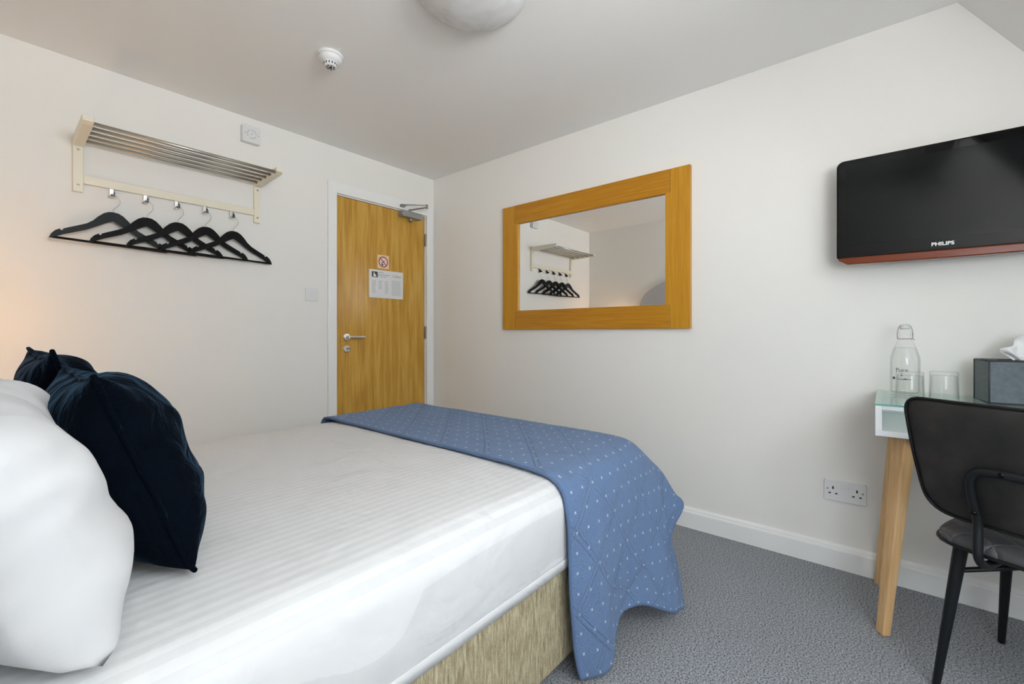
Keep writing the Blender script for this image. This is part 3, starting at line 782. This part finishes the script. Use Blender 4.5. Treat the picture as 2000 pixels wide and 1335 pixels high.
for x, y, lx, ly in ((-.420, -2.955, -.012, .057), (-.085, -2.948, .035, .060), (-.418, -3.93, -.012, -.05), (-.075, -3.93, .025, -.05)):
    bm = bm_new(); leg(x, y, lx, ly, bm); dp_('leg', bm, m_leg, bevel=.004)
for y in (-2.960, -3.915):
    bm = bm_new(); box(bm, -.385, -.12, y-.014, y+.014, .640, .689); dp_('under_rail', bm, m_leg)

# bottle, glasses, tissue box
ZT = .7995
bo = empty('water_bottle', (-.152, -2.963, ZT)); tag(bo, 'clear glass swing top bottle filled with water at the left end of the desk', 'bottle')
bprof = [(0, .004), (.030, .003), (.040, .0), (.0435, .006), (.0445, .015), (.0445, .135), (.043, .148), (.036, .172), (.026, .198), (.0185, .216), (.0165, .228), (.0165, .238), (.0185, .240), (.0185, .246), (.0155, .248), (.0155, .252)]
inner = [(.0135, .252), (.0145, .225), (.0165, .216), (.024, .198), (.034, .172), (.0405, .148), (.042, .135), (.042, .016), (.038, .008), (0, .008)]
bm = bm_new(); lathe(bm, bprof, 48); link('bottle_glass', bm, m_glass, bo, smooth=True)
bm = bm_new(); lathe(bm, [(0, .009), (.037, .009), (.0412, .017), (.0412, .135), (.0397, .148), (.0332, .172), (.030, .182), (0, .182)], 48); link('water', bm, m_water, bo, smooth=False)
bm = bm_new(); lathe(bm, [(0, .254), (.0150, .253), (.0165, .258), (.0155, .266), (.010, .272), (0, .273)], 24); link('stopper', bm, Mat('pale_stopper', (.62, .64, .62), .3), bo, smooth=True)
bm = bm_new()
for s in (-1, 1):
    tube(bm, spline([(0, s*.0215, .215), (0, s*.0225, .236), (-.002, s*.0195, .256), (-.002, s*.013, .2685), (0, s*.004, .272)], 4), .0012, 6)
    tube(bm, spline([(0, s*.0215, .215), (.012, s*.0225, .224), (.02, s*.0215, .236)], 4), .0012, 6)
tube(bm, [(.0205*math.cos(a), .0205*math.sin(a), .216) for a in [i/24*2*PI for i in range(25)]], .0012, 6)
tube(bm, [(-.004, -.024, .216), (-.026, -.026, .213)], .0014, 6)
link('swing_wire', bm, m_dsteel, bo, smooth=True)
def wrapped(name, s, size, z, mat, sx=1):            # printing that follows the bottle's curve, turned to the room
    o = text_mesh(name, s, size, Matrix.Identity(4), mat, bo, ext=.0001, sx=sx)
    a0 = math.radians(180-14)
    for v_ in o.data.vertices:
        x, y = v_.co.x, v_.co.y; a = a0+x/.0447
        v_.co = ((.0449+v_.co.z)*math.cos(a), (.0449+v_.co.z)*math.sin(a), z+y)
    return o
wrapped('printed_word', 'Pure', .020, .098, m_ink)
def bar(bm, x0, x1, z0, z1, n=6, r=.0449):
    a0 = math.radians(180-14)
    prev = None
    for i in range(n+1):
        a = a0+(x0+(x1-x0)*i/n)/.0447
        c_ = [bm.verts.new((rr_*math.cos(a), rr_*math.sin(a), z)) for rr_, z in ((r, z0), (r, z1), (r+.0003, z1), (r+.0003, z0))]
        if prev:
            for k in range(4): bm.faces.new((prev[k], prev[(k+1) % 4], c_[(k+1) % 4], c_[k]))
        prev = c_
bm = bm_new(); bar(bm, -.010, .010, .0865, .0872); bar(bm, -.0008, .0008, .082, .0872, 1)
for k in range(5): w__ = (.0010, .0022, .0028, .0024, .0012)[k]; bar(bm, -w__, w__, .081-.0012*(k+1), .081-.0012*k, 2)
bar(bm, -.031, -.021, .062, .071, 3); bar(bm, -.016, .028, .062, .0645); bar(bm, -.016, -.013, .0645, .070, 1); bar(bm, .006, .014, .0645, .0665, 2)
link('printed_mark', bm, m_ink, bo)
def tumbler(name, loc, label):
    g = empty(name, loc); tag(g, label, 'glass', 'tumblers on the desk')
    bm = bm_new(); lathe(bm, [(.0405, 0), (.0405, .001), (.0385, .094), (.037, .098), (0, .098), (0, .084), (.0355, .084), (.0388, .0), (.0405, 0)][::-1], 48)
    link('tumbler_glass', bm, m_glass, g, smooth=True); return g
tumbler('drinking_glass', (-.262, -2.973, ZT), 'upturned glass tumbler standing in front of the water bottle')
tumbler('drinking_glass', (-.185, -3.068, ZT), 'upturned glass tumbler to the right of the water bottle')
ax = Vector((.985, .17, 0)).normalized(); ayv = Vector((.17, -.985, 0)).normalized()
tb = empty('tissue_box', (-.25, -3.173, ZT)); tag(tb, 'slate grey leatherette tissue box cover on the desk', 'tissue box')
TM = Matrix((ax, ayv, Vector((0, 0, 1)))).transposed().to_4x4()
bm = bm_new(); box(bm, 0, .125, 0, .245, .0, .145, TM); link('box_body', bm, m_box, tb, bevel=.003)
bm = bm_new(); rr2 = .0026
for p0, p1 in (((0, 0, 0), (0, 0, .145)), ((0, 0, .145), (0, .245, .145)), ((0, 0, .145), (.125, 0, .145)), ((0, 0, .003), (0, .245, .003)), ((.125, 0, 0), (.125, 0, .145)), ((0, .245, 0), (0, .245, .145)), ((.125, 0, .145), (.125, .245, .145)), ((0, 0, .003), (.125, 0, .003))):
    tube(bm, [TM @ Vector(p0), TM @ Vector(p1)], rr2, 8)
link('stitched_edges', bm, m_boxe, tb, smooth=True)
bm = bm_new(); prism(bm, [(.0625+.03*math.cos(a), .1225+.085*math.sin(a)) for a in [i/28*2*PI for i in range(28)]], .1452, .1462, 'z', TM); link('opening', bm, m_hole, tb)
ti = empty('paper_tissue', TM @ Vector((.0625, .12, .146))+tb.location); tag(ti, 'crumpled white paper tissue standing out of the grey box', 'tissue')
bm = bm_new(); NT = 22
cols = []
tops = [(-.005, -.080, .040), (-.012, -.062, .046), (.000, -.045, .052), (.016, -.030, .072), (-.006, -.010, .092), (.014, .015, .090), (-.010, .040, .078), (.008, .060, .062), (0, .075, .040)]
tp_ = spline(tops, 6)
for k, t in enumerate(tp_):
    s = k/(len(tp_)-1); base = Vector((.006*math.sin(s*19), -.042+.084*s, -.001))
    col = []
    for i in range(9):
        q_ = i/8; P3 = base.lerp(Vector(t), q_); P3.x += .010*math.sin(s*26+q_*2)*math.sin(PI*min(q_*1.1, 1)); P3.y += .006*math.sin(q_*7+s*8)*q_
        col.append(bm.verts.new(TM @ P3))
    cols.append(col)
for a, b_ in zip(cols, cols[1:]):
    for i in range(8): bm.faces.new((a[i], b_[i], b_[i+1], a[i+1]))
link('tissue_sheet', bm, m_tissue, ti, smooth=True, solid=.0008)

# ------------------------------------------------------------------ chair
ch = empty('dining_chair', (-.54, -3.29, 0), math.radians(-25)); tag(ch, 'charcoal leather chair with black metal legs pulled up to the desk', 'chair')
# local: +x forward, +y to the sitter's left
def slab(outline, zf, t, nu=30):
    pass
bm = bm_new()                                        # seat: rounded plan, cushioned profile
N = 64
def seat_out(s):
    pts = []
    for k in range(N):
        a = 2*PI*k/N; c_, s_ = math.cos(a), math.sin(a); e_ = 4.6
        r = (abs(c_)**e_+abs(s_)**e_)**(-1/e_)
        x = .226*r*c_*s; y = .232*r*s_*s*(1+.03*c_)
        pts.append((x, y))
    return pts
for li, (s, z) in enumerate(((.90, .428), (.985, .432), (1.0, .438), (1.0, .444), (.992, .452), (.96, .462), (.90, .469), (.75, .473), (.5, .472), (.25, .470))):
    z += .006
    ring = [bm.verts.new((x, y, z+.010*(x/.2)**2*(1 if x > 0 else .2)-.004)) for x, y in seat_out(s)]
    if li: 
        for i in range(N): bm.faces.new((prev[i], prev[(i+1) % N], ring[(i+1) % N], ring[i]))
    else: bm.faces.new(ring[::-1])
    prev = ring
bm.faces.new(prev)
seat = link('seat', bm, m_seat, ch, smooth=True)
bm = bm_new(); tube(bm, [(x, y, .4365+.010*(x/.2)**2*(1 if x > 0 else .2)) for x, y in seat_out(1.003)+seat_out(1.003)[:2]], .005, 8, False); link('seat_piping', bm, m_edge, seat, smooth=True)
# backrest: trapezoid with rounded corners, curved around the sitter, leaning back
def back_pt(y, z, off=0):                            # off along the normal, + is towards the sitter
    zc = (z-.53)/.31
    x = -.213-.078*zc - .012*math.sin(zc*PI) + .55*y*y - .01
    return Vector((x+off, y, z))
def back_outline(g=0.0):
    hw0, hw1 = .224+g, .252+g; z0, z1 = .520-g, .852+g
    pts = []
    raw = [(-hw0, z0, .066), (hw0, z0, .066), (hw1, z1, .048), (-hw1, z1, .048)]
    n = len(raw)
    for i in range(n):
        P0 = Vector(raw[i-1][:2]); P1 = Vector(raw[i][:2]); P2 = Vector(raw[(i+1) % n][:2]); r = raw[i][2]
        a = P1+(P0-P1).normalized()*r; c_ = P1+(P2-P1).normalized()*r
        for k in range(9):
            t = k/8; pts.append(tuple((1-t)**2*a+2*t*(1-t)*P1+t*t*c_))
    return pts
ol = densify(back_outline(), 120)
cy, cz = 0, .685
bm = bm_new(); prevr = None
prof2 = [(0.0, -.012), (.35, -.012), (.7, -.012), (.93, -.011), (.985, -.007), (1.0, 0), (.985, .010), (.94, .017), (.8, .024), (.5, .028), (.0, .030)]
for s, off in prof2:
    if s == 0: ring = [bm.verts.new(back_pt(0, cz, off))]
    else:
        ring = []
        for y, z in ol:
            yy2 = y*s; zz2 = cz+(z-cz)*s; ring.append(bm.verts.new(back_pt(yy2, zz2, off)))
    if prevr:
        n = max(len(ring), len(prevr))
        for i in range(n):
            j = (i+1) % n
            if len(prevr) == 1: bm.faces.new((prevr[0], ring[j], ring[i]))
            elif len(ring) == 1: bm.faces.new((prevr[i], prevr[j], ring[0]))
            else: bm.faces.new((prevr[i], prevr[j], ring[j], ring[i]))
    prevr = ring
bk = link('backrest', bm, m_leath, ch, smooth=True)
bm = bm_new(); q2 = [back_pt(y, z, -.007) for y, z in densify(back_outline(.001), 120)]; tube(bm, q2+q2[:2], .0042, 8, False); link('back_piping', bm, m_edge, bk, smooth=True)
# tubular back support, one bent loop
bm = bm_new()
def bs(y, z): p_ = back_pt(y, z, -.024); return tuple(p_)
half = [(-.02, .085, .418), (-.10, .090, .416), (-.185, .094, .412), (-.232, .097, .418), (-.252, .099, .440), (-.250, .101, .475), bs(.104, .535), bs(.107, .60), bs(.105, .648), bs(.092, .672), bs(.068, .682), bs(.0, .684)]
full = half+[(x, -y, z) for x, y, z in half[::-1][1:]]
tube(bm, spline(full, 6), .0105, 14)
sp = link('back_support', bm, m_cmetal, ch, smooth=True)
for y, z in ((.106, .558), (-.106, .558), (.04, .684), (-.04, .684)):
    bm = bm_new(); p_ = Vector(bs(y, z)); lathe(bm, [(0, .0125), (.0055, .0115), (.0065, .009), (.0065, .005), (0, .005)], 16, M=Matrix.Translation(p_) @ Matrix.Rotation(-PI/2, 4, 'Y')); link('bolt', bm, m_black, sp, smooth=True)
# legs and under frame
for sx in (-1, 1):
    for sy in (-1, 1):
        tx, ty = sx*.160, sy*.165; fx, fy = (-.200 if sx < 0 else .240), sy*.208
        bm = bm_new(); tube(bm, [(tx, ty, .436), (tx+(fx-tx)*.03, ty+(fy-ty)*.03, .42), (fx-(fx-tx)*.02, fy-(fy-ty)*.02, .01), (fx, fy, 0)], [.0165, .0165, .0095, .009], 18)
        link('leg', bm, m_cmetal, ch, smooth=True)
bm = bm_new()
for sy in (-1, 1): tube(bm, [(-.168, sy*.176, .350), (-.05, sy*.03, .405), (0, 0, .412)], .007, 10); tube(bm, [(.18, sy*.176, .350), (.05, sy*.03, .405), (0, 0, .412)], .007, 10)
box(bm, -.16, .16, -.02, .02, .408, .43); box(bm, -.02, .02, -.16, .16, .408, .43)
link('under_frame', bm, m_cmetal, ch)

# ------------------------------------------------------------------ bedside table and lamp (beyond the far side of the bed)
bt = empty('bedside_table', (-2.42, -.40, 0)); tag(bt, 'small white bedside table in the corner behind the bed', 'table')
bm = bm_new(); box(bm, -.15, .15, -.15, .15, .12, .55); link('cabinet', bm, m_white, bt, bevel=.004)
for sx in (-1, 1):
    for sy in (-1, 1):
        bm = bm_new(); tube(bm, [(sx*.12, sy*.12, .121), (sx*.13, sy*.13, 0)], .014, 10); link('leg', bm, m_leg, bt)
la = empty('table_lamp', (-2.49, -.42, .55)); tag(la, 'warm glowing table lamp in the corner by the headboard', 'lamp')
bm = bm_new(); lathe(bm, [(0, 0), (.055, 0), (.055, .012), (.014, .02), (.012, .40), (0, .40)], 24); link('lamp_base', bm, m_steel, la, smooth=True)
m_shade = Mat('lamp_shade_fabric', (.8, .74, .62), .9); m_shade.b.inputs['Transmission Weight'].default_value = 0
nt = m_shade.nt; tr = nt.nodes.new('ShaderNodeBsdfTranslucent'); tr.inputs[0].default_value = (.85, .72, .5, 1); ms = nt.nodes.new('ShaderNodeMixShader'); ms.inputs[0].default_value = .6
nt.links.new(m_shade.b.outputs[0], ms.inputs[1]); nt.links.new(tr.outputs[0], ms.inputs[2]); nt.links.new(ms.outputs[0], nt.nodes['Material Output'].inputs[0])
bm = bm_new(); lathe(bm, [(.085, .43), (.065, .60)], 40); link('lamp_shade', bm, m_shade, la, smooth=True)
bm = bm_new(); lathe(bm, [(0, .44), (.02, .455), (.026, .48), (.02, .505), (0, .52)], 20)
m_bulb = Mat('warm_bulb', (1, .8, .5), .5); m_bulb.b.inputs['Emission Color'].default_value = (1, .62, .30, 1); m_bulb.b.inputs['Emission Strength'].default_value = 30
link('bulb', bm, m_bulb, la, smooth=True)
pl = D.lights.new('bulb_light', 'POINT'); pl.color = (1, .60, .28); pl.energy = 1.7; pl.shadow_soft_size = .035
po = D.objects.new('bulb_light', pl); COL.objects.link(po); po.parent = la; po.location = (0, 0, .55)
